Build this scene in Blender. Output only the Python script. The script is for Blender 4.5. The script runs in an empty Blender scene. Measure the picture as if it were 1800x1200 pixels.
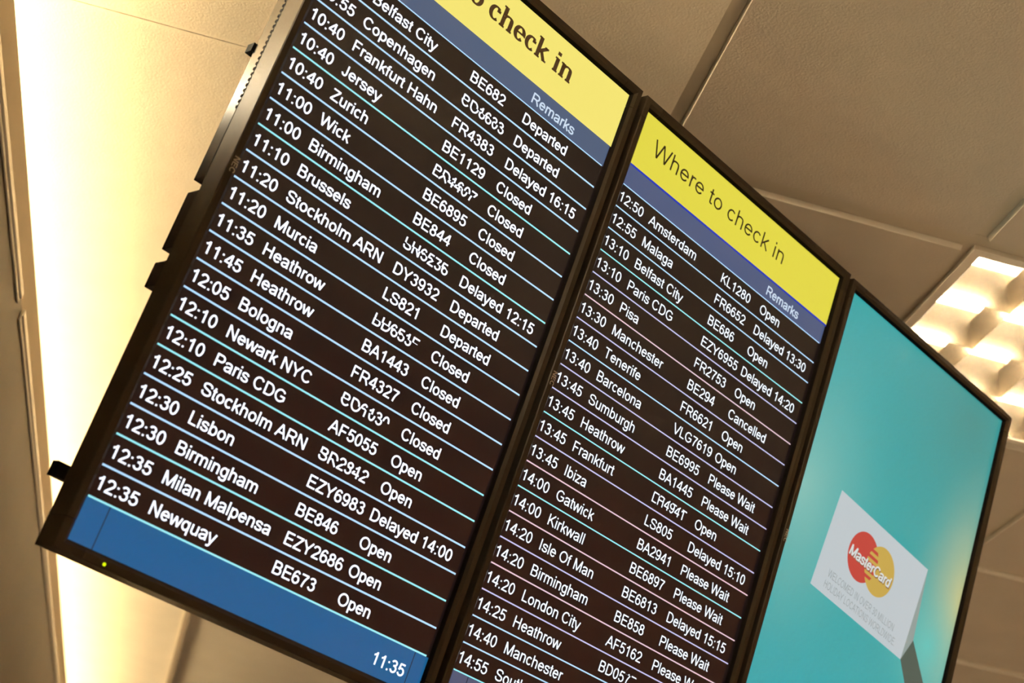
import bpy, bmesh, math
from mathutils import Matrix, Vector

scene = bpy.context.scene
COL = scene.collection

# ------------------------------------------------------------------ camera, light, exposure
U = 0.0358                                   # metres per display row (one text row on the departure screens)
EYE = 1.60                                   # camera height above the floor
# camera pose solved from the row lines of the two departure screens (board axes: x right, y down, z into the board)
CAM = Vector((-17.3314, 26.2565, -40.3021))
ROT = ((0.68612828, -0.32263517, -0.65202341),
       (0.46307202, 0.88494262, 0.04940497),
       (0.56106352, -0.33583194, 0.75658749))
ZW = Vector((0.0, -0.96545, 0.26059)).normalized()
YW = Vector((0.0, 0.26059, 0.96545)).normalized()
XW = Vector((1, 0, 0))
def bdir(v):
    return Vector((XW.dot(v), YW.dot(v), ZW.dot(v)))
def bpt(x, y, z):                            # board point (row units) -> world metres
    return bdir(Vector((x, y, z)) - CAM) * U + Vector((0, 0, EYE))

cam_data = bpy.data.cameras.new('camera')
cam_data.sensor_fit = 'HORIZONTAL'
cam_data.sensor_width = 36.0
cam_data.lens = 2550.85 / 1800 * 36.0
cam_data.clip_start = 0.05
cam_data.dof.use_dof = True
cam_data.dof.focus_distance = 1.96
cam_data.dof.aperture_fstop = 5.6
cam = bpy.data.objects.new('camera', cam_data)
COL.objects.link(cam)
cx, cy, cz = (bdir(Vector(r)) for r in ROT)
cam.matrix_world = Matrix(((cx.x, -cy.x, -cz.x, 0), (cx.y, -cy.y, -cz.y, 0), (cx.z, -cy.z, -cz.z, EYE), (0, 0, 0, 1)))
scene.camera = cam

scene.view_settings.view_transform = 'Standard'
scene.view_settings.look = 'None'
scene.view_settings.exposure = 0.0
scene.view_settings.gamma = 1.0
scene.view_settings.use_curve_mapping = False
scene.cycles.use_denoising = True
scene.cycles.max_bounces = 8

world = bpy.data.worlds.new('hall_ambience')
world.use_nodes = True
world.node_tree.nodes['Background'].inputs[0].default_value = (1.0, 0.72, 0.42, 1)
world.node_tree.nodes['Background'].inputs[1].default_value = 0.03
scene.world = world

# hall grid: B runs right along the tiles, A runs away from the camera along the tiles
H = 1.605                                    # ceiling height above the eye
CEIL = EYE + H
GA = math.atan2(-0.534, 0.845)
B2 = Vector((math.cos(GA), math.sin(GA), 0))
A2 = Vector((-math.sin(GA), math.cos(GA), 0))
HALL = Matrix.Rotation(GA, 4, 'Z')           # local x = B, local y = A
WARM = (1.0, 0.66, 0.34)
WALL_B = -0.546                              # face of the left wall
WALL_TOP = EYE + 1.430                       # top of the left wall (the light cove lies above and behind it)

def area_light(name, b, a, z, sx, sy, power, rot, color=WARM):
    d = bpy.data.lights.new(name, 'AREA')
    d.shape = 'RECTANGLE'; d.size = sx; d.size_y = sy; d.energy = power; d.color = color
    o = bpy.data.objects.new(name, d); COL.objects.link(o)
    o.matrix_world = HALL @ Matrix.Translation((b, a, z)) @ rot
    return o
# fluorescent run lying in the cove behind the top of the left wall, shining up and out over the ceiling
area_light('cove_lamp', WALL_B - 0.25, 1.0, WALL_TOP + 0.006, 0.05, 13.0, 1750.0,
           Matrix.Rotation(math.radians(180 - 45), 4, 'Y'), (1.0, 0.95, 0.80))

# ------------------------------------------------------------------ helpers
def tag(o, label=None, cat=None, group=None, kind=None):
    if label: o['label'] = label
    if cat: o['category'] = cat
    if group: o['group'] = group
    if kind: o['kind'] = kind
    return o

def empty(name, mw):
    o = bpy.data.objects.new(name, None)
    o.empty_display_size = 0.05
    COL.objects.link(o); o.matrix_world = mw
    return o

class MB:
    def __init__(self): self.v = []; self.f = []; self.m = []
    def poly(self, pts, mi=0):
        n = len(self.v); self.v += [tuple(p) for p in pts]
        self.f.append(tuple(range(n, n + len(pts)))); self.m.append(mi)
    def box(self, x0, x1, y0, y1, z0, z1, mi=0):
        n = len(self.v)
        self.v += [(x, y, z) for x in (x0, x1) for y in (y0, y1) for z in (z0, z1)]
        for q in ((0,1,3,2), (4,6,7,5), (0,4,5,1), (2,3,7,6), (0,2,6,4), (1,5,7,3)):
            self.f.append(tuple(n + i for i in q)); self.m.append(mi)
    def tube(self, p, q, r, n=16, mi=0, caps=True):
        p, q = Vector(p), Vector(q); d = (q - p).normalized()
        s = d.orthogonal().normalized(); t = d.cross(s); k = len(self.v)
        for c in (p, q):
            self.v += [tuple(c + (s * math.cos(2*math.pi*i/n) + t * math.sin(2*math.pi*i/n)) * r) for i in range(n)]
        for i in range(n):
            j = (i + 1) % n
            self.f.append((k+i, k+j, k+n+j, k+n+i)); self.m.append(mi)
        if caps:
            self.f.append(tuple(k + i for i in range(n))[::-1]); self.m.append(mi)
            self.f.append(tuple(k + n + i for i in range(n))); self.m.append(mi)
    def build(self, name, mats, parent=None, bevel=0.0, fix=True, smooth=False):
        me = bpy.data.meshes.new(name)
        me.from_pydata(self.v, [], self.f)
        mats = mats if isinstance(mats, (list, tuple)) else [mats]
        for m in mats: me.materials.append(m)
        for p, mi in zip(me.polygons, self.m): p.material_index = mi; p.use_smooth = smooth
        if fix:
            bm = bmesh.new(); bm.from_mesh(me)
            bmesh.ops.remove_doubles(bm, verts=bm.verts, dist=1e-6)
            bmesh.ops.recalc_face_normals(bm, faces=bm.faces)
            bm.to_mesh(me); bm.free()
        me.update()
        o = bpy.data.objects.new(name, me); COL.objects.link(o)
        if parent is not None: o.parent = parent
        if bevel:
            md = o.modifiers.new('edge', 'BEVEL'); md.width = bevel; md.segments = 2; md.limit_method = 'ANGLE'
        return o

def mat(name, color, rough=0.6, spec=0.5, metal=0.0, noise=None, bump=0.0, bscale=300.0):
    m = bpy.data.materials.new(name); m.use_nodes = True
    nt = m.node_tree; b = nt.nodes['Principled BSDF']
    b.inputs['Base Color'].default_value = (*color, 1)
    b.inputs['Roughness'].default_value = rough
    b.inputs['Specular IOR Level'].default_value = spec
    b.inputs['Metallic'].default_value = metal
    tc = nt.nodes.new('ShaderNodeTexCoord')
    if noise:
        sc, amt = noise
        n = nt.nodes.new('ShaderNodeTexNoise'); n.inputs['Scale'].default_value = sc; n.inputs['Detail'].default_value = 5
        nt.links.new(tc.outputs['Object'], n.inputs['Vector'])
        r = nt.nodes.new('ShaderNodeValToRGB')
        r.color_ramp.elements[0].position = 0.3; r.color_ramp.elements[1].position = 0.7
        r.color_ramp.elements[0].color = (*[c * (1 - amt) for c in color], 1)
        r.color_ramp.elements[1].color = (*[min(1, c * (1 + amt)) for c in color], 1)
        nt.links.new(n.outputs['Fac'], r.inputs['Fac']); nt.links.new(r.outputs['Color'], b.inputs['Base Color'])
    if bump:
        n = nt.nodes.new('ShaderNodeTexNoise'); n.inputs['Scale'].default_value = bscale; n.inputs['Detail'].default_value = 3
        nt.links.new(tc.outputs['Object'], n.inputs['Vector'])
        bp = nt.nodes.new('ShaderNodeBump'); bp.inputs['Strength'].default_value = bump; bp.inputs['Distance'].default_value = 0.002
        nt.links.new(n.outputs['Fac'], bp.inputs['Height']); nt.links.new(bp.outputs['Normal'], b.inputs['Normal'])
    return m

def srgb(r, g, b):
    f = lambda c: c / 12.92 if c <= 0.04045 else ((c + 0.055) / 1.055) ** 2.4
    return tuple(f(c / 255) for c in (r, g, b))

def glow(name, color, strength=1.0, spec=0.5, rough=0.22, sample=False):
    """a lit area of a display: emits its picture and still reflects like the anti-glare glass"""
    m = bpy.data.materials.new(name); m.use_nodes = True
    b = m.node_tree.nodes['Principled BSDF']
    b.inputs['Base Color'].default_value = (0.008, 0.006, 0.005, 1)
    b.inputs['Roughness'].default_value = rough
    b.inputs['Specular IOR Level'].default_value = spec
    b.inputs['Emission Color'].default_value = (*color, 1)
    b.inputs['Emission Strength'].default_value = strength
    if not sample: m.cycles.emission_sampling = 'NONE'
    return m

# ------------------------------------------------------------------ materials
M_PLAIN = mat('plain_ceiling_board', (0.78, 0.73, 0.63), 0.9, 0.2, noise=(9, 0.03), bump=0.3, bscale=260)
M_EDGE_LIT = mat('lit_tile_edge', (0.93, 0.91, 0.84), 0.6, 0.3)  # near-white colour stands in for light caught by the tile edges
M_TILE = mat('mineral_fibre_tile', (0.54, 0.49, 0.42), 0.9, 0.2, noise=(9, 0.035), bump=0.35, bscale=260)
M_GRID = mat('ceiling_grid_paint', (0.52, 0.47, 0.38), 0.45, 0.4)
M_WALL = mat('cream_wall_paint', (0.56, 0.46, 0.32), 0.6, 0.25, noise=(3, 0.05))
M_WALLLOW = mat('brown_wall_panel', (0.11, 0.082, 0.055), 0.4, 0.15, noise=(2.2, 0.18))
M_RAIL = mat('satin_metal_rail', (0.86, 0.82, 0.74), 0.22, 0.6, metal=0.25)
M_FLOOR = mat('brown_hall_floor', (0.58, 0.52, 0.45), 0.5, 0.4, noise=(4, 0.1))
M_STRIP = mat('brown_ceiling_strip', (0.26, 0.21, 0.15), 0.6, 0.3)
M_RED = mat('red_tint_wall', (0.50, 0.20, 0.11), 0.8, 0.2, noise=(1.5, 0.1))  # unseen walls, coloured red to tint the reflections in the screens
M_HALL = mat('hall_wall', (0.50, 0.42, 0.33), 0.8, 0.2, noise=(1.5, 0.1))
M_BEZEL = mat('black_bezel_plastic', (0.030, 0.022, 0.014), 0.26, 0.06, bump=0.03, bscale=900)
M_CASE = mat('black_case_plastic', (0.014, 0.010, 0.007), 0.18, 0.12)
M_LIP = mat('matt_black_lip', (0.006, 0.005, 0.004), 0.9, 0.03)
M_DARK = mat('dark_vent', (0.004, 0.003, 0.003), 0.8, 0.1)
M_STEEL = mat('black_steel', (0.004, 0.004, 0.003), 0.7, 0.08)
M_LOGO = mat('grey_logo_print', (0.34, 0.29, 0.22), 0.5, 0.3)
M_LOUVRE = mat('mirror_louvre', (0.62, 0.55, 0.44), 0.26, 0.5, metal=1.0)
M_WHITE = mat('white_enamel', (0.82, 0.78, 0.70), 0.4, 0.4)

# ------------------------------------------------------------------ stroke lettering (monoline grotesque)
def arc(x, y, rx, ry, a0, a1, n=None):
    n = n or max(4, int(abs(a1 - a0) / 14))
    return [(x + rx * math.cos(math.radians(a0 + (a1 - a0) * i / n)), y + ry * math.sin(math.radians(a0 + (a1 - a0) * i / n))) for i in range(n + 1)]
def ell(x, y, rx, ry): return arc(x, y, rx, ry, 0, 360, 28)[:-1] + ['closed']
def spl(*p, n=5):
    out = []
    q = [p[0]] + list(p) + [p[-1]]
    for i in range(1, len(q) - 2):
        a, b, c, d = q[i-1], q[i], q[i+1], q[i+2]
        for k in range(n):
            t = k / n
            out.append(tuple(0.5 * (2*b[j] + (c[j]-a[j])*t + (2*a[j]-5*b[j]+4*c[j]-d[j])*t*t + (3*b[j]-a[j]-3*c[j]+d[j])*t**3) for j in (0, 1)))
    return out + [p[-1]]
def flip(paths, w, h):
    return [[('closed' if p == 'closed' else (w - p[0], h - p[1])) for p in path] for path in paths]

SIX = [ell(285, 228, 192, 186), arc(292, 345, 205, 329, 196, 44)]
G = {
 ' ': (278, []), '.': (278, [[(139, 0), (139, 95)]]), ':': (278, [[(139, 0), (139, 100)], [(139, 419), (139, 519)]]),
 '0': (556, [ell(278, 358, 190, 318)]),
 '1': (556, [[(328, 0), (328, 716)], spl((328, 690), (285, 620), (215, 560), (115, 515))]),
 '2': (556, [arc(278, 500, 188, 174, 172, -38) + [(330, 300), (190, 175), (95, 50)], [(50, 42), (515, 42)]]),
 '3': (556, [arc(262, 536, 165, 138, 165, -90, 14) + [(215, 398)], [(215, 398)] + arc(268, 220, 190, 178, 90, -165, 16)]),
 '4': (556, [[(402, 0), (402, 716)], [(385, 690), (62, 215)], [(30, 208), (530, 208)]]),
 '5': (556, [[(485, 664), (150, 664)], [(168, 690), (112, 330)], arc(272, 240, 202, 198, 148, -162, 18)]),
 '6': (556, SIX), '9': (556, flip(SIX, 556, 716)),
 '7': (556, [[(45, 664), (505, 664)], spl((495, 664), (395, 520), (285, 300), (225, 0))]),
 '8': (556, [ell(278, 534, 158, 140), ell(278, 214, 190, 172)]),
 'A': (667, [[(30, 0), (333, 716)], [(333, 716), (637, 0)], [(140, 245), (526, 245)]]),
 'B': (667, [[(122, 0), (122, 716)], [(122, 674)] + arc(370, 528, 165, 146, 90, -90) + [(122, 382)], [(122, 382)] + arc(392, 212, 180, 170, 90, -90) + [(122, 42)]]),
 'C': (722, [arc(380, 358, 284, 318, 35, 325)]),
 'D': (722, [[(126, 0), (126, 716)], [(126, 674), (330, 674)] + arc(340, 358, 286, 316, 90, -90) + [(126, 42)]]),
 'E': (667, [[(126, 0), (126, 716)], [(126, 674), (608, 674)], [(126, 375), (575, 375)], [(126, 42), (620, 42)]]),
 'F': (611, [[(128, 0), (128, 716)], [(128, 674), (566, 674)], [(128, 352), (505, 352)]]),
 'G': (778, [arc(392, 358, 300, 318, 38, 312) + [(672, 165), (672, 370)], [(405, 335), (717, 335)]]),
 'H': (722, [[(126, 0), (126, 716)], [(596, 0), (596, 716)], [(126, 380), (596, 380)]]),
 'I': (278, [[(139, 0), (139, 716)]]),
 'J': (500, [[(375, 716)] + arc(233, 205, 142, 165, 0, -170)]),
 'K': (667, [[(122, 0), (122, 716)], [(595, 716), (122, 245)], [(270, 400), (615, 0)]]),
 'L': (556, [[(122, 0), (122, 716)], [(122, 42), (525, 42)]]),
 'M': (833, [[(120, 0), (120, 716)], [(120, 716), (416, 20)], [(416, 20), (713, 716)], [(713, 0), (713, 716)]]),
 'N': (722, [[(124, 0), (124, 716)], [(124, 716), (597, 0)], [(597, 0), (597, 716)]]),
 'O': (778, [ell(389, 358, 300, 318)]),
 'P': (667, [[(124, 0), (124, 716)], [(124, 674)] + arc(400, 502, 180, 172, 90, -90) + [(124, 330)]]),
 'R': (722, [[(126, 0), (126, 716)], [(126, 674)] + arc(430, 506, 185, 168, 90, -90) + [(126, 338)], spl((380, 338), (470, 270), (550, 160), (650, 0))]),
 'S': (667, [spl((572, 505), (520, 625), (330, 674), (150, 625), (108, 520), (160, 425), (335, 368), (515, 310), (582, 195), (515, 85), (335, 42), (150, 90), (85, 235))]),
 'T': (611, [[(305, 0), (305, 716)], [(20, 674), (590, 674)]]),
 'U': (722, [[(126, 716)] + arc(361, 275, 235, 233, 180, 360) + [(596, 716)]]),
 'V': (667, [[(28, 716), (333, 0)], [(333, 0), (640, 716)]]),
 'W': (944, [[(40, 716), (250, 0)], [(250, 0), (472, 716)], [(472, 716), (696, 0)], [(696, 0), (906, 716)]]),
 'X': (667, [[(40, 0), (625, 716)], [(40, 716), (625, 0)]]),
 'Y': (667, [[(333, 0), (333, 310)], [(35, 716), (333, 290)], [(632, 716), (333, 290)]]),
 'Z': (611, [[(55, 674), (570, 674)], [(545, 674), (55, 42)], [(30, 42), (585, 42)]]),
 'a': (556, [spl((78, 375), (125, 455), (270, 480), (405, 445), (440, 340), (440, 130), (470, 0)), spl((440, 290), (300, 265), (150, 230), (82, 140), (130, 58), (240, 36), (365, 75), (440, 180))]),
 'b': (556, [[(112, 0), (112, 716)], ell(290, 259, 184, 220)]),
 'c': (500, [arc(272, 259, 190, 220, 42, 318)]),
 'd': (556, [[(445, 0), (445, 716)], ell(268, 259, 184, 220)]),
 'e': (556, [[(90, 275)] + [(472, 275)] + arc(278, 259, 194, 220, 6, 325)]),
 'f': (278, [spl((132, 0), (132, 300), (132, 560), (165, 655), (275, 672)), [(10, 479), (258, 479)]]),
 'g': (556, [ell(268, 262, 184, 218), spl((448, 519), (448, 200), (448, 20), (415, -125), (270, -172), (130, -140), (85, -50))]),
 'h': (556, [[(108, 0), (108, 716)], spl((108, 310), (150, 440), (285, 480), (405, 440), (442, 330), (442, 160), (442, 0))]),
 'i': (222, [[(111, 0), (111, 519)], [(111, 616), (111, 716)]]),
 'k': (500, [[(110, 0), (110, 716)], [(445, 519), (110, 190)], [(225, 305), (460, 0)]]),
 'l': (222, [[(111, 0), (111, 716)]]),
 'm': (833, [[(108, 0), (108, 519)], spl((108, 310), (150, 440), (270, 480), (380, 440), (415, 330), (415, 160), (415, 0)), spl((415, 310), (455, 440), (575, 480), (690, 440), (723, 330), (723, 160), (723, 0))]),
 'n': (556, [[(108, 0), (108, 519)], spl((108, 310), (150, 440), (285, 480), (405, 440), (442, 330), (442, 160), (442, 0))]),
 'o': (556, [ell(278, 259, 194, 220)]),
 'p': (556, [[(112, -199), (112, 519)], ell(290, 259, 184, 220)]),
 'q': (556, [[(445, -199), (445, 519)], ell(268, 259, 184, 220)]),
 'r': (333, [[(108, 0), (108, 519)], spl((108, 280), (145, 430), (225, 480), (325, 462))]),
 's': (500, [spl((425, 370), (380, 455), (250, 480), (120, 450), (88, 375), (130, 305), (255, 265), (390, 220), (428, 140), (380, 65), (250, 36), (110, 70), (62, 165))]),
 't': (278, [spl((132, 660), (132, 400), (132, 120), (160, 50), (258, 45)), [(15, 479), (250, 479)]]),
 'u': (556, [[(446, 0), (446, 519)], spl((110, 519), (110, 330), (110, 170), (150, 75), (270, 38), (400, 85), (446, 210))]),
 'v': (500, [[(25, 519), (250, 0)], [(250, 0), (475, 519)]]),
 'w': (722, [[(28, 519), (195, 0)], [(195, 0), (361, 519)], [(361, 519), (528, 0)], [(528, 0), (694, 519)]]),
 'y': (500, [[(25, 519), (252, 0)], spl((475, 519), (255, -20), (205, -135), (140, -168), (45, -160))]),
 'z': (500, [[(40, 479), (455, 479)], [(430, 479), (55, 42)], [(30, 42), (465, 42)]]),
}
ARCH = lambda x0, x1: spl((x0, 330), (x0 + 60, 430), ((x0 + x1) / 2 + 30, 475), (x1 - 25, 430), (x1, 320), (x1, 150), (x1, 0))
SERIF = lambda x, y, l=115, r=115: [(x - l, y), (x + r, y)]
SG = {   # bold roman with serifs; the pen is wide on verticals, thin on horizontals
 ' ': (250, []),
 'o': (590, [ell(295, 255, 195, 228)]),
 'c': (500, [arc(285, 255, 190, 228, 48, 312), [(402, 330), (402, 430)]]),
 'e': (530, [[(95, 275), (440, 275)] + arc(275, 255, 180, 228, 5, 318)]),
 'h': (640, [[(150, 0), (150, 740)], ARCH(150, 485), SERIF(150, 28), SERIF(485, 28), SERIF(150, 715, 125, 0)]),
 'k': (620, [[(150, 0), (150, 740)], [(485, 490), (180, 220)], [(270, 310), (475, 20)], SERIF(150, 28), SERIF(490, 28, 95, 95), SERIF(470, 485, 90, 90), SERIF(150, 715, 125, 0)]),
 'i': (310, [[(155, 0), (155, 510)], [(155, 610), (155, 740)], SERIF(155, 28), SERIF(155, 485, 125, 0)]),
 'n': (640, [[(150, 0), (150, 510)], ARCH(150, 485), SERIF(150, 28), SERIF(485, 28), SERIF(150, 485, 125, 0)]),
 'r': (450, [[(150, 0), (150, 510)], spl((150, 320), (220, 440), (310, 475), (400, 440)), SERIF(150, 28), SERIF(150, 485, 125, 0)]),
 't': (350, [spl((160, 650), (160, 400), (160, 130), (205, 45), (320, 50)), [(20, 485), (310, 485)]]),
 'W': (980, [[(110, 716), (310, 0)], [(310, 0), (480, 716)], [(480, 716), (680, 0)], [(680, 0), (870, 716)], SERIF(110, 690), SERIF(480, 690), SERIF(870, 690)]),
}

def stroke(path, wx, wy):
    closed = path[-1] == 'closed'
    p = [Vector(q) for q in path if q != 'closed']
    n = len(p); L = []; R = []
    for i in range(n):
        ds = []
        if closed or i > 0: ds.append((p[i] - p[i-1]))
        if closed or i < n - 1: ds.append((p[(i+1) % n] - p[i]))
        ds = [d.normalized() for d in ds if d.length > 1e-6]
        t = sum(ds, Vector((0, 0)))
        t = t.normalized() if t.length > 1e-6 else ds[0]
        nr = Vector((-t.y, t.x))
        w = 0.5 * math.hypot(nr.x * wx, nr.y * wy)
        k = 1.0
        if len(ds) == 2:
            k = 1 / max(0.6, abs(Vector((-ds[0].y, ds[0].x)).dot(nr)))
        L.append(p[i] + nr * w * k); R.append(p[i] - nr * w * k)
    m = n if closed else n - 1
    return [[L[i], L[(i+1) % n], R[(i+1) % n], R[i]] for i in range(m)]

def clip(poly, y, keep_above):
    out = []
    for i, a in enumerate(poly):
        b = poly[(i + 1) % len(poly)]
        ia = (a.y >= y) == keep_above; ib = (b.y >= y) == keep_above
        if ia: out.append(a)
        if ia != ib: out.append(a + (b - a) * ((y - a.y) / (b.y - a.y)))
    return out

def lettering(s, x, base, em, w=(95, 84), xs=1.0, slant=0.0, font=G, cut=None, track=0.0):
    """text as flat polygons in display coordinates (x right, y down)"""
    out = []; pen = 0.0
    for ch in s:
        adv, paths = font[ch]
        for path in paths:
            for q in stroke(path, *w):
                if cut:
                    q = clip(q, cut[0], cut[1])
                    if len(q) < 3: continue
                out.append([(x + (pen + v.x + slant * v.y) * xs * em / 1000, base - v.y * em / 1000) for v in q])
        pen += adv + track
    return out

# ------------------------------------------------------------------ the departure displays
PITCH = 14.9897
X0, X1, Y0, Y1 = -0.46, 14.25, -3.82, 21.78          # outer edges of one display
AX0, AX1, AY0, AY1 = -0.12, 13.86, -3.42, 21.44      # lit panel
YUP = bdir(Vector((0, -1, 0))); ZOUT = bdir(Vector((0, 0, -1)))
def display_root(name, i, dy):
    o = bpt(PITCH * i + (X0 + X1) / 2, Y1 + dy, 0)
    m = Matrix(((1, YUP.x, ZOUT.x, o.x), (0, YUP.y, ZOUT.y, o.y), (0, YUP.z, ZOUT.z, o.z), (0, 0, 0, 1)))
    return empty(name, m)
def D(x, y, z=0.0):                                  # display coordinates -> the display's own local metres
    return ((x - (X0 + X1) / 2) * U, (Y1 - y) * U, -z * U)

class Flat(MB):
    def shape(self, pts, z, mi=0): self.poly([D(px, py, z) for px, py in pts], mi)
    def rect(self, x0, y0, x1, y1, z, mi=0): self.shape([(x0, y0), (x0, y1), (x1, y1), (x1, y0)], z, mi)
    def text(self, polys, z, mi=0):
        for p in polys: self.shape(p, z, mi)
    def blk(self, x0, x1, y0, y1, z0, z1, mi=0):
        a = D(x0, y1, z1); b = D(x1, y0, z0)
        self.box(a[0], b[0], a[1], b[1], a[2], b[2], mi)
    def done(self, name, mats, parent): return self.build(name, mats, parent, fix=False)

# bezel profile: (inset from the outer edge, z)
PROF = [(0.0, 0.95), (0.0, -0.26), (0.035, -0.30), (0.25, -0.30), (0.36, -0.20), (0.375, -0.17), (0.43, 0.06)]     # the last two faces are the matt black lip
def make_bezel(parent):
    f = Flat()
    W, Hh = X1 - X0, Y1 - Y0
    def ring(ins): return X0 + ins, X1 - ins, Y0 + ins, Y1 - ins
    seam, gap = 0.95, 0.022
    def strip(sa, sb):                               # sa, sb: functions inset, z -> display point
        for q, ((i0, z0), (i1, z1)) in enumerate(zip(PROF, PROF[1:])):
            f.poly([D(*sa(i0), z0), D(*sb(i0), z0), D(*sb(i1), z1), D(*sa(i1), z1)], 1 if q > 3 else 0)
        f.poly([D(*sa(i), z) for i, z in PROF]); f.poly([D(*sb(i), z) for i, z in PROF])
    # straight lengths
    strip(lambda i: (X0 + seam + gap, Y0 + i), lambda i: (X1 - seam - gap, Y0 + i))
    strip(lambda i: (X0 + seam + gap, Y1 - i), lambda i: (X1 - seam - gap, Y1 - i))
    strip(lambda i: (X0 + i, Y0 + seam + gap), lambda i: (X0 + i, Y1 - seam - gap))
    strip(lambda i: (X1 - i, Y0 + seam + gap), lambda i: (X1 - i, Y1 - seam - gap))
    # corner caps
    for xc, sx in ((X0, 1), (X1, -1)):
        for yc, sy in ((Y0, 1), (Y1, -1)):
            strip(lambda i: (xc + sx * seam, yc + sy * i), lambda i: (xc + sx * i, yc + sy * i))
            strip(lambda i: (xc + sx * i, yc + sy * i), lambda i: (xc + sx * i, yc + sy * seam))
    f.build('bezel', [M_BEZEL, M_LIP], parent, fix=False)

def make_case(parent):
    f = Flat()
    f.blk(X0 + 0.03, X1 - 0.03, Y0 + 0.03, Y1 - 0.03, 0.10, 1.02)
    f.blk(X0 + 0.75, X1 - 0.55, Y0 + 0.5, Y1 - 0.5, 1.02, 1.80)
    o = f.build('rear_case', M_CASE, parent, bevel=0.0012)
    for ya, yb, zb in ((-3.7, 9.15, 1.80), (9.62, 11.75, 1.78), (12.22, 13.12, 1.78)):
        g = Flat(); g.blk(X0 + 0.02, X0 + 0.7, ya, yb, 1.03, zb)
        g.build('side_cover', M_CASE, parent, bevel=0.0012)
    g = Flat()                                        # row of paired vent slots along the seam of the case
    y = -3.5
    while y < 6.45:
        for dz in (0.985, 1.085):
            g.blk(X0 - 0.012, X0 + 0.05, y, y + 0.10, dz - 0.04, dz + 0.03)
        y += 0.215
    g.build('vent_slots', M_DARK, parent)

def make_logo(parent, y=8.5):
    f = Flat()
    polys = lettering('NEC', 0, 0, 0.27, (150, 120), xs=1.05)
    # the display hangs on its side, so the maker's mark reads downwards
    for p in polys: f.shape([(X0 + 0.10 - py, y + px) for px, py in p], -0.304)
    o = f.done('maker_mark', M_LOGO, parent); o['label'] = 'small grey maker mark on the left bezel'

WHITE1 = glow('text_white_near', (0.86, 0.90, 1.0), 1.5)
WHITE2 = glow('text_white', (0.84, 0.92, 1.0), 1.25)
LINE = {'b': glow('line_pale_blue', srgb(178, 218, 255), 1.15), 'c': glow('line_cyan', srgb(150, 230, 238), 1.1),
        'l': glow('line_lavender', srgb(200, 202, 245), 1.0), 'p': glow('line_pink', srgb(236, 208, 222), 0.95)}
SCREEN_BLACK = glow('screen_black', srgb(26, 18, 20), 0.6, spec=0.6)
YEL1 = glow('title_yellow_warm', srgb(252, 236, 120), 0.92, sample=True)
YEL2 = glow('title_yellow', srgb(228, 217, 72), 0.97, sample=True)
BAND1 = glow('heading_slate', srgb(80, 98, 128), 0.9)
BAND2 = glow('heading_blue', srgb(78, 92, 128), 0.95)
EDGE = glow('heading_blue_edge', srgb(22, 52, 185), 1.0)
FOOT1 = glow('footer_blue', srgb(16, 94, 145), 1.0, sample=True)
FOOT2 = glow('footer_slate', srgb(82, 92, 122), 0.9)
FOOTLINE = glow('footer_dark_line', srgb(14, 34, 52), 1.0)
INK1 = glow('title_brown', srgb(74, 50, 24), 0.9)
INK2 = glow('title_dark', srgb(52, 40, 14), 0.8)
HEADTXT = glow('heading_text', srgb(205, 222, 240), 1.0)
LED = glow('power_led', srgb(190, 220, 0), 1.6)

ROWS1 = [('10:35', 'Belfast City', 'BE682', 'Departed'), ('09:55', 'Copenhagen', ('BD1633', 'CO6603'), 'Departed'),
 ('10:40', 'Frankfurt Hahn', 'FR4383', 'Delayed 16:15'), ('10:40', 'Jersey', 'BE1129', 'Closed'),
 ('10:40', 'Zurich', ('BD1607', 'LX4407'), 'Closed'), ('11:00', 'Wick', 'BE6895', 'Closed'),
 ('11:00', 'Birmingham', 'BE844', 'Closed'), ('11:10', 'Brussels', ('LH6575', 'SN5236'), 'Delayed 12:15'),
 ('11:20', 'Stockholm ARN', 'DY3932', 'Departed'), ('11:20', 'Murcia', 'LS821', 'Departed'),
 ('11:35', 'Heathrow', ('LH651F', 'BD653'), 'Closed'), ('11:45', 'Heathrow', 'BA1443', 'Closed'),
 ('12:05', 'Bologna', 'FR4327', 'Closed'), ('12:10', 'Newark NYC', ('BD6130', 'CO103'), 'Closed'),
 ('12:10', 'Paris CDG', 'AF5055', 'Open'), ('12:25', 'Stockholm ARN', ('BD2812', 'SK2342'), 'Open'),
 ('12:30', 'Lisbon', 'EZY6983', 'Delayed 14:00'), ('12:30', 'Birmingham', 'BE846', 'Open'),
 ('12:35', 'Milan Malpensa', 'EZY2686', 'Open'), ('12:35', 'Newquay', 'BE673', 'Open')]
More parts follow.
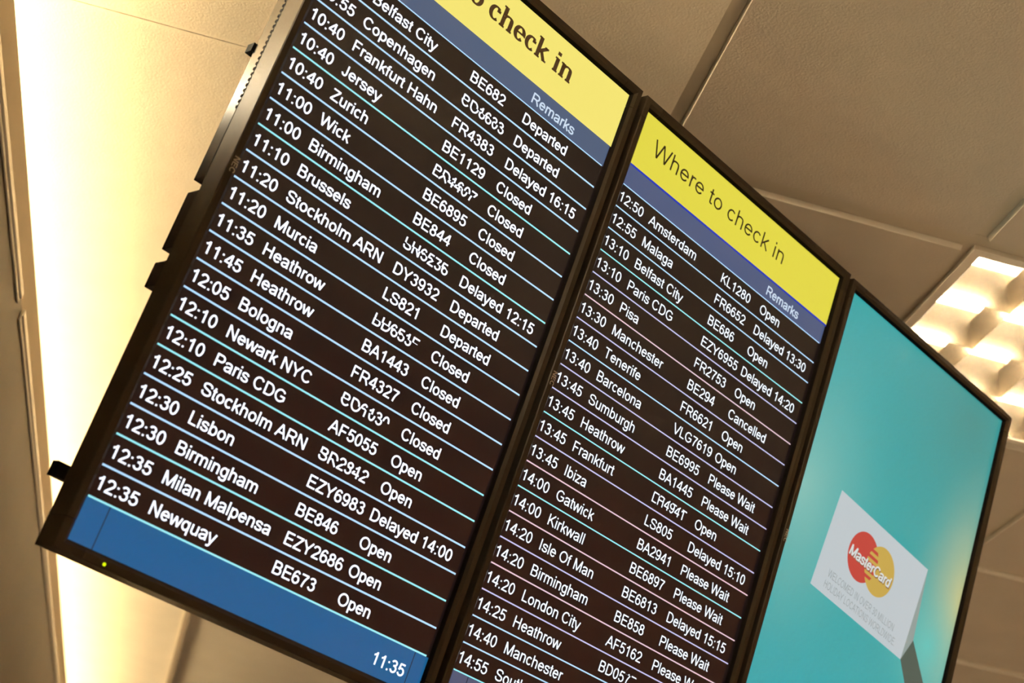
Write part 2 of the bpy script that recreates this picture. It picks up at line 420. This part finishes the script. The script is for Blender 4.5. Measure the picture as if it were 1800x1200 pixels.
ROWS2 = [('12:50', 'Amsterdam', 'KL1280', 'Open'), ('12:55', 'Malaga', 'FR6652', 'Delayed 13:30'),
 ('13:10', 'Belfast City', 'BE686', 'Open'), ('13:10', 'Paris CDG', 'EZY6955', 'Delayed 14:20'),
 ('13:30', 'Pisa', 'FR2753', 'Open'), ('13:30', 'Manchester', 'BE294', 'Cancelled'),
 ('13:40', 'Tenerife', 'FR6621', 'Open'), ('13:40', 'Barcelona', 'VLG7619', 'Open'),
 ('13:45', 'Sumburgh', 'BE6995', 'Please Wait'), ('13:45', 'Heathrow', 'BA1445', 'Please Wait'),
 ('13:45', 'Frankfurt', ('ED1717', 'LH4941', 610), 'Open'), ('13:45', 'Ibiza', 'LS805', 'Delayed 15:10'),
 ('14:00', 'Gatwick', 'BA2941', 'Please Wait'), ('14:00', 'Kirkwall', 'BE6897', 'Please Wait'),
 ('14:20', 'Isle Of Man', 'BE6813', 'Delayed 15:15'), ('14:20', 'Birmingham', 'BE858', 'Please Wait'),
 ('14:20', 'London City', 'AF5162', 'Please Wait'), ('14:25', 'Heathrow', ('BD0517', 'BD057', 625), 'Please Wait'),
 ('14:40', 'Manchester', 'BE7127', 'Please Wait'), ('14:55', 'Southampton', 'BE387', 'Please Wait')]
LINES1 = 'bbbbcbbcbbbbbbccbbcbcb'
LINES2 = 'lbbclplbllclpcplplbbcp'

def departure_display(i, label, rows, lines, wt, white, yellow, band, foot, serif):
    root = display_root('departure_display', i, 0.0)
    tag(root, label, 'departure screen', 'bank of three upright displays')
    make_bezel(root); make_case(root); make_logo(root)
    f = Flat(); f.rect(AX0, AY0, AX1, AY1, 0.0)
    scr = f.done('screen', SCREEN_BLACK, root)
    # yellow title strip
    f = Flat(); f.rect(AX0, AY0, AX1, -0.95, -0.006)
    t = f.done('title_strip', yellow, scr); t['label'] = 'yellow strip with the title Where to check in'
    f = Flat()
    if serif:
        f.text(lettering('Where to check in', 1.09, -1.95, 1.15, (162, 68), xs=1.0, font=SG), -0.012)
    else:
        f.text(lettering('Where to check in', 0.93, -1.93, 1.03, (74, 72), xs=1.105), -0.012)
    f.done('title_text', INK1 if serif else INK2, scr)
    f = Flat(); f.rect(-0.05, -0.95, AX1 - 0.08, 0.0, -0.006, 0)
    if not serif: f.rect(AX0, -0.99, AX1, -0.90, -0.009, 1)
    f.done('heading_band', [band, EDGE], scr)
    f = Flat(); f.text(lettering('Remarks', 9.50, -0.22, 0.60, (120, 106)), -0.014)
    f.done('heading_text', HEADTXT, scr)
    lw = 0.031 if serif else 0.025
    for k, (tm, place, code, rem) in enumerate(rows):
        base = k + 0.725
        f = Flat()
        if k == 0: f.rect(0.0, -0.022, 13.71, 0.022, -0.016, 1)
        f.rect(0.0, k + 1 - lw, 13.71, k + 1 + lw, -0.016, 1)
        f.text(lettering(tm, 0.035, base, 0.60, wt), -0.014)
        f.text(lettering(place, 1.93, base, 0.60, wt), -0.014)
        if isinstance(code, tuple):                  # flight number caught while it flips over
            c = code[2] if len(code) > 2 else 370
            f.text(lettering(code[0], 6.68 + 0.01, base, 0.60, wt, cut=(c, True)), -0.014)
            f.text(lettering(code[1], 6.68, base, 0.60, wt, cut=(c, False)), -0.014)
        else:
            f.text(lettering(code, 6.68, base, 0.60, wt), -0.014)
        f.text(lettering(rem, 9.44, base, 0.60, wt), -0.014)
        f.done('flight_row', [white, LINE[lines[k + 1]]], scr)
    f = Flat(); f.rect(AX0, 20.03, AX1, AY1, -0.006)
    for xx in (0.80, 13.22): f.rect(xx - 0.018, 20.03, xx + 0.018, AY1, -0.009, 1)
    f.done('footer_band', [foot, FOOTLINE], scr)
    f = Flat(); f.text(lettering('11:35', 11.56, 21.0, 0.60, wt), -0.014)
    f.done('clock_text', white, scr)
    return root

d1 = departure_display(0, 'leftmost upright display, yellow title in bold serif lettering and blue strip at the bottom',
                       ROWS1, LINES1, (112, 100), WHITE1, YEL1, BAND1, FOOT1, True)
d2 = departure_display(1, 'middle upright display, yellow title in thin plain lettering, flights from 12:50 on',
                       ROWS2, LINES2, (98, 88), WHITE2, YEL2, BAND2, FOOT2, False)
f = Flat()
lx, ly = 1.22, 21.64
f.shape([(lx + 0.055 * math.cos(t * math.pi / 6), ly + 0.055 * math.sin(t * math.pi / 6)) for t in range(12)], -0.304)
o = f.done('power_light', LED, d1); o['label'] = 'small green power light'

# ---- third display: picture of a card standing on a turquoise ground
def teal_material():
    m = glow('turquoise_picture', srgb(62, 168, 170), 0.92, sample=True)
    nt = m.node_tree; b = nt.nodes['Principled BSDF']
    tc = nt.nodes.new('ShaderNodeTexCoord')
    base = None
    def spot(x, y, r, sy=1.0):
        mp = nt.nodes.new('ShaderNodeMapping'); p = D(x, y)
        k = 1 / (r * U)
        mp.inputs['Location'].default_value = (-p[0] * k, -p[1] * k * sy, 0); mp.inputs['Scale'].default_value = (k, k * sy, 0)
        nt.links.new(tc.outputs['Object'], mp.inputs['Vector'])
        g = nt.nodes.new('ShaderNodeTexGradient'); g.gradient_type = 'QUADRATIC_SPHERE'
        nt.links.new(mp.outputs['Vector'], g.inputs['Vector'])
        return g.outputs['Fac']
    def mix(prev, col, fac):
        mx = nt.nodes.new('ShaderNodeMix'); mx.data_type = 'RGBA'
        nt.links.new(fac, mx.inputs['Factor'])
        if isinstance(prev, tuple): mx.inputs['A'].default_value = (*prev, 1)
        else: nt.links.new(prev, mx.inputs['A'])
        mx.inputs['B'].default_value = (*col, 1)
        return mx.outputs['Result']
    c = srgb(56, 170, 172)
    c = mix(c, srgb(68, 150, 145), spot(11.5, -2.0, 13.0))
    c = mix(c, srgb(135, 198, 188), spot(0.2, 6.2, 7.5, 0.8))
    c = mix(c, srgb(212, 205, 140), spot(14.0, 6.6, 5.2, 0.62))
    c = mix(c, srgb(100, 200, 192), spot(12.0, 9.4, 4.4))
    c = mix(c, srgb(40, 172, 182), spot(4, 17, 9))
    nt.links.new(c, b.inputs['Emission Color'])
    return m
CARDW = glow('card_white', srgb(192, 202, 206), 0.95)
CARDSIDE = glow('card_side', srgb(150, 165, 160), 0.9)
SHADOW = glow('card_shadow', srgb(82, 98, 88), 0.9)
RED = glow('emblem_red', srgb(196, 72, 62), 0.95)
AMBER = glow('emblem_amber', srgb(200, 168, 80), 0.95)
EMBTXT = glow('emblem_text', srgb(212, 218, 216), 1.0)
EMBSH = glow('emblem_text_shadow', srgb(135, 90, 62), 0.9)
CARDTXT = glow('card_grey_text', srgb(134, 145, 146), 0.92)

d3 = display_root('advertising_display', 2, 0.05)
tag(d3, 'rightmost upright display showing a white card with a red and amber emblem on turquoise', 'advertising screen', 'bank of three upright displays')
make_bezel(d3); make_case(d3); make_logo(d3)
f = Flat(); f.rect(AX0, AY0, AX1, AY1, 0.0)
pic = f.done('screen', teal_material(), d3)
OX = 2 * PITCH
TL = Vector((32.90 - OX, 5.27)); ang = math.radians(5.6)
ex = Vector((math.cos(ang), math.sin(ang))); ey = Vector((-math.sin(ang), math.cos(ang)))
def cardp(u, v): return tuple(TL + ex * u + ey * v)      # card coordinates, u right, v down
CWd, CHt = 7.76, 4.68
f = Flat()
f.shape([cardp(0, 0), cardp(0, CHt), cardp(CWd, CHt), cardp(CWd, 0)], -0.008, 0)
f.shape([cardp(CWd, 0), cardp(CWd, CHt), (40.80 - OX, 9.52)], -0.008, 1)
f.shape([cardp(CWd, CHt), (42.9 - OX, 11.62), (40.80 - OX, 9.52)], -0.006, 2)
f.shape([cardp(CWd, CHt), (41.6 - OX, 12.4), (43.3 - OX, 12.4), (42.9 - OX, 11.62)], -0.006, 2)
o = f.done('card_picture', [CARDW, CARDSIDE, SHADOW], pic)
cr, cy_, rr, dx = 2.86, 1.90, 1.17, 1.46
f = Flat()
circ = lambda x, y, r, z, mi: f.shape([cardp(x + r * math.cos(t * math.pi / 32), y + r * math.sin(t * math.pi / 32)) for t in range(64)][::-1], z, mi)
circ(cr, cy_, rr, -0.012, 0)
circ(cr + dx, cy_, rr, -0.015, 1)
n = 11
for k in range(n):                                       # interlocking bars where the two discs meet
    v0 = cy_ - 0.86 + 1.72 * k / n; v1 = v0 + 1.72 / n
    if k % 2 == 0: continue
    e = lambda v: math.sqrt(max(0.0, rr * rr - (v - cy_) ** 2))
    a0, a1 = cr + dx - e(v0) - 0.02, cr + dx - e(v1) - 0.02
    b0, b1 = min(cr + e(v0), cr + dx), min(cr + e(v1), cr + dx)
    if min(b0, b1) > max(a0, a1): f.shape([cardp(a0, v0), cardp(a1, v1), cardp(b1, v1), cardp(b0, v0)], -0.018, 0)
f.done('emblem', [RED, AMBER], pic)
def cardtext(s, u, v, em, w, z, mi, **kw):
    for p in lettering(s, 0, 0, em, w, **kw): f.shape([cardp(u + a, v + b) for a, b in p], z, mi)
f = Flat()
cardtext('MasterCard', 1.81, 2.28, 0.70, (150, 118), -0.021, 1, xs=0.98, slant=0.14, track=-8)
cardtext('MasterCard', 1.77, 2.235, 0.70, (150, 118), -0.024, 0, xs=0.98, slant=0.14, track=-8)
f.done('emblem_text', [EMBTXT, EMBSH], pic)
f = Flat()
cardtext('WELCOMED IN OVER 30 MILLION', 0.92, 3.84, 0.50, (62, 56), -0.012, 0, xs=0.71)
cardtext('HOLIDAY LOCATIONS WORLDWIDE.', 0.86, 4.38, 0.50, (62, 56), -0.012, 0, xs=0.71)
f.done('card_text', CARDTXT, pic)

# ---- steel frame that carries the bank, ends of its rails just show at the left
mf_o = bpt(PITCH * 1.5, Y1, 2.3); mf_o.z = 0.0
frame = empty('mounting_frame', Matrix.Translation(mf_o))
tag(frame, 'black steel mounting frame behind the displays, rail end showing left of the leftmost one', 'mounting frame')
def bbar(name, x0, x1, y0, y1, z0, z1):
    mb = MB(); n = 0
    pts = [bpt(x, y, z) - mf_o for x in (x0, x1) for y in (y0, y1) for z in (z0, z1)]
    mb.v = [tuple(p) for p in pts]
    mb.f = [(0,1,3,2), (4,6,7,5), (0,4,5,1), (2,3,7,6), (0,2,6,4), (1,5,7,3)]; mb.m = [0] * 6
    return mb.build(name, M_STEEL, frame)
bbar('rail', -0.52, 44.0, 3.72, 4.05, 1.84, 2.25)
bbar('rail', -0.52, 44.0, 19.15, 19.62, 1.84, 2.25)
POSTS = []
for xb in (19.5, 33.0):
    p = bpt(xb, 19.4, 2.9) - mf_o
    q = bpt(xb, 3.9, 2.9) - mf_o
    POSTS.append(p + mf_o)
    bbar('upright', xb - 0.8, xb + 0.8, 3.6, 19.7, 2.26, 2.9)

# ------------------------------------------------------------------ the hall shell
TP = 0.600
A_OFF, B_OFF = 1.1833 * H, 0.678 * H                     # one crossing of the grid
AMIN, AMAX, BMIN, BMAX = A_OFF - 14 * TP, A_OFF + 14 * TP, WALL_B - 0.45, B_OFF + 11 * TP
hall = lambda: HALL.copy()
def shell(name, mb, mats, bevel=0.0):
    o = mb.build(name, mats, None, bevel=bevel); o.matrix_world = HALL.copy()
    o['kind'] = 'structure'
    return o
FIX = [(0, 0), (-3, 0), (-6, 0), (-9, 1), (-3, 3), (-6, 3), (-9, 4), (0, 4), (-3, 6), (-6, 6), (1, 7), (4, 4), (7, 7)]     # (tiles along A, along B) with a light fitting, all but the first added for brightness
mb = MB()
REV, BW, BWA = 0.011, 0.0128, 0.0187                     # reveal depth, half widths of the two kinds of grid bar
ia = range(-14, 14); ib = range(-4, 11)
mb.box(BMIN, BMAX, AMIN, AMAX, CEIL + 0.14, CEIL + 0.18, 1)
BG = B_OFF - TP                                          # first grid bar; plain boarded ceiling lies to its left
for k in range(-14, 15):                                 # grid bars along B
    a = A_OFF + k * TP; mb.box(BG, BMAX, a - BWA, a + BWA, CEIL + REV, CEIL + REV + 0.006, 1)
for k in range(-1, 12):                                  # grid bars along A
    b = B_OFF + k * TP; mb.box(b - BW, b + BW, AMIN, AMAX, CEIL + REV + 0.0003, CEIL + REV + 0.0063, 1)
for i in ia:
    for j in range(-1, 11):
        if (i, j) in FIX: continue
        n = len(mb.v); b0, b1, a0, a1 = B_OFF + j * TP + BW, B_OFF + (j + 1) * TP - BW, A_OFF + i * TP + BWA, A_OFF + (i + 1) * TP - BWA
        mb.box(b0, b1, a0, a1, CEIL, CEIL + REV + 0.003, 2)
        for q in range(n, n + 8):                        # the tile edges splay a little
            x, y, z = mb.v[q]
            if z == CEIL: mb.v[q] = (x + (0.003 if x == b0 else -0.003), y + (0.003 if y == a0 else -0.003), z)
        mb.m[-6:] = [3, 3, 3, 3, 2, 2]               # tile edges coloured pale in place of light on them
JOINT = 0.0013
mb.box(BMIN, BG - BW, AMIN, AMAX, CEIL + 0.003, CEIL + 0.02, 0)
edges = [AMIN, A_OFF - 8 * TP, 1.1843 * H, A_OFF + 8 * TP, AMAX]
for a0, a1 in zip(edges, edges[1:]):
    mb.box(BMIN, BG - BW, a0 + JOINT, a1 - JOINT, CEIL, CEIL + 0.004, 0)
o = shell('ceiling', mb, [M_PLAIN, M_GRID, M_TILE, M_EDGE_LIT])
mb = MB(); mb.box(BMIN - 0.1, BMAX + 0.1, AMIN - 0.1, AMAX + 0.1, -0.1, 0.0); shell('floor', mb, M_FLOOR)
mb = MB()
mb.box(WALL_B - 0.05, WALL_B, AMIN, AMAX, 0.0, WALL_TOP - 0.080, 1)
mb.box(WALL_B - 0.055, WALL_B, AMIN, AMAX, WALL_TOP - 0.080, WALL_TOP, 0)
mb.box(BMIN - 0.08, BMIN, AMIN, AMAX, 0.0, CEIL + 0.1, 0)
mb.box(BMIN, WALL_B - 0.05, AMIN, AMAX, WALL_TOP - 0.20, WALL_TOP - 0.19, 0)
shell('wall_left', mb, [M_WALL, M_WALLLOW])
mb = MB(); mb.box(BMAX, BMAX + 0.1, AMIN, AMAX, 0, CEIL + 0.1); shell('wall_right', mb, M_RED)
mb = MB(); mb.box(BMIN, BMAX, AMIN - 0.1, AMIN, 0, CEIL + 0.1); shell('wall_front', mb, M_RED)
mb = MB(); mb.box(BMIN, BMAX, AMAX, AMAX + 0.1, 0, CEIL + 0.1); shell('wall_back', mb, M_HALL)
# metal rail along the left wall, in two lengths with a joint
for n_, (a0, a1) in enumerate(((AMIN, 1.535 * H * 0.99), (1.575 * H * 0.99, AMAX))):
    mb = MB()
    mb.box(WALL_B, WALL_B + 0.007, a0, a1, WALL_TOP - 0.094, WALL_TOP - 0.078)
    mb.box(WALL_B, WALL_B + 0.004, a0, a1, WALL_TOP - 0.104, WALL_TOP - 0.094)
    shell('trim_%d' % (n_ + 1), mb, M_RAIL, bevel=0.002)
for n_, p in enumerate(POSTS):                           # structural posts, not trim; they carry the frame, hidden behind the displays
    mb = MB(); mb.box(p.x - 0.03, p.x + 0.03, p.y + 0.012, p.y + 0.06, 0.0, p.z + 0.02)
    o = mb.build('trim_%d' % (n_ + 4), M_STEEL); o['kind'] = 'structure'
# skewed downstand strip on the ceiling beyond the displays
mb = MB()
p0, p1 = Vector((-0.066 * H, 1.7 * H)), Vector((-0.1555 * H, 4.0 * H))
d_ = (p1 - p0).normalized(); s_ = Vector((d_.y, -d_.x)) * 0.010
quad = [p0 - s_, p1 - s_, p1 + s_, p0 + s_]
mb.v = [(q.x, q.y, z) for z in (CEIL - 0.013, CEIL + 0.001) for q in quad]
mb.f = [(0,1,2,3), (4,5,6,7), (0,1,5,4), (1,2,6,5), (2,3,7,6), (3,0,4,7)]; mb.m = [0] * 6
shell('trim_3', mb, M_STRIP)

# ------------------------------------------------------------------ louvred ceiling lights
M_LAMP = glow('fluorescent_tube', (1.0, 0.81, 0.56), 158.0, sample=True)
M_LAMP.node_tree.nodes['Principled BSDF'].inputs['Base Color'].default_value = (0.8, 0.8, 0.8, 1)
def make_fixture(name, i, j):
    r = empty(name, HALL @ Matrix.Translation((B_OFF + (j + 0.5) * TP, A_OFF + (i + 0.5) * TP + 0.005, CEIL)) @ Matrix.Rotation(math.pi / 2, 4, 'Z'))
    s = TP / 2 - 0.004; w = 0.018
    mb = MB()
    mb.box(-s, s, -s, -s + w, 0.0, 0.012); mb.box(-s, s, s - w, s, 0.0, 0.012)
    mb.box(-s, -s + w, -s + w, s - w, 0.0, 0.012); mb.box(s - w, s, -s + w, s - w, 0.0, 0.012)
    mb.build('frame', M_WHITE, r, bevel=0.001)
    q = s - w; top = 0.105
    mb = MB()
    mb.box(-q - 0.004, q + 0.004, -q - 0.004, q + 0.004, top, top + 0.004)
    for a, b, c, d in ((-q - 0.004, -q, -q, q), (q, q + 0.004, -q, q), (-q, q, -q - 0.004, -q), (-q, q, q, q + 0.004)):
        mb.box(a, b, c, d, 0.006, top)
    mb.build('housing', M_WHITE, r)
    cell = 2 * q / 4
    # longitudinal parabolic reflectors between lamps
    mb = MB()
    hgt = 0.068
    pr = [(0.0012 + 0.026 * (k / 6) ** 2, 0.003 + hgt * k / 6) for k in range(7)]
    for k in range(5):
        x = -q + k * cell
        for sgn in (-1, 1):
            if (k == 0 and sgn < 0) or (k == 4 and sgn > 0): continue
            for (o0, z0), (o1, z1) in zip(pr, pr[1:]):
                mb.poly([(x + sgn * o0, -q, z0), (x + sgn * o0, q, z0), (x + sgn * o1, q, z1), (x + sgn * o1, -q, z1)])
    mb.build('reflector', M_LOUVRE, r, smooth=True)
    # cross blades
    mb = MB()
    pb = [(0.0012 + 0.011 * (k / 5) ** 2, 0.002 + 0.052 * k / 5) for k in range(6)]
    for k in range(5):
        y = -q + k * cell
        for sgn in (-1, 1):
            if (k == 0 and sgn < 0) or (k == 4 and sgn > 0): continue
            for (o0, z0), (o1, z1) in zip(pb, pb[1:]):
                mb.poly([(-q, y + sgn * o0, z0), (q, y + sgn * o0, z0), (q, y + sgn * o1, z1), (-q, y + sgn * o1, z1)])
    mb.build('louvre', M_LOUVRE, r, smooth=True)
    for k in range(4):
        mb = MB(); x = -q + (k + 0.5) * cell
        mb.tube((x, -q + 0.01, 0.084), (x, q - 0.01, 0.084), 0.013)
        mb.build('lamp_tube', M_LAMP, r, smooth=True)
    return r
def copy_tree(o, parent=None):
    c = o.copy(); COL.objects.link(c)
    if parent is not None: c.parent = parent
    for ch in list(o.children): copy_tree(ch, c)
    return c
fx = make_fixture('ceiling_light', *FIX[0])
tag(fx, 'square louvred ceiling light glowing behind the top corner of the rightmost display', 'ceiling light', 'louvred ceiling lights')
for i, j in FIX[1:]:  # unseen copies, added to lift the ambient light of the hall
    c = copy_tree(fx)
    c.matrix_world = HALL @ Matrix.Translation((B_OFF + (j + 0.5) * TP, A_OFF + (i + 0.5) * TP + 0.005, CEIL)) @ Matrix.Rotation(math.pi / 2, 4, 'Z')
    c['label'] = 'unseen louvred ceiling light, added to brighten the hall'
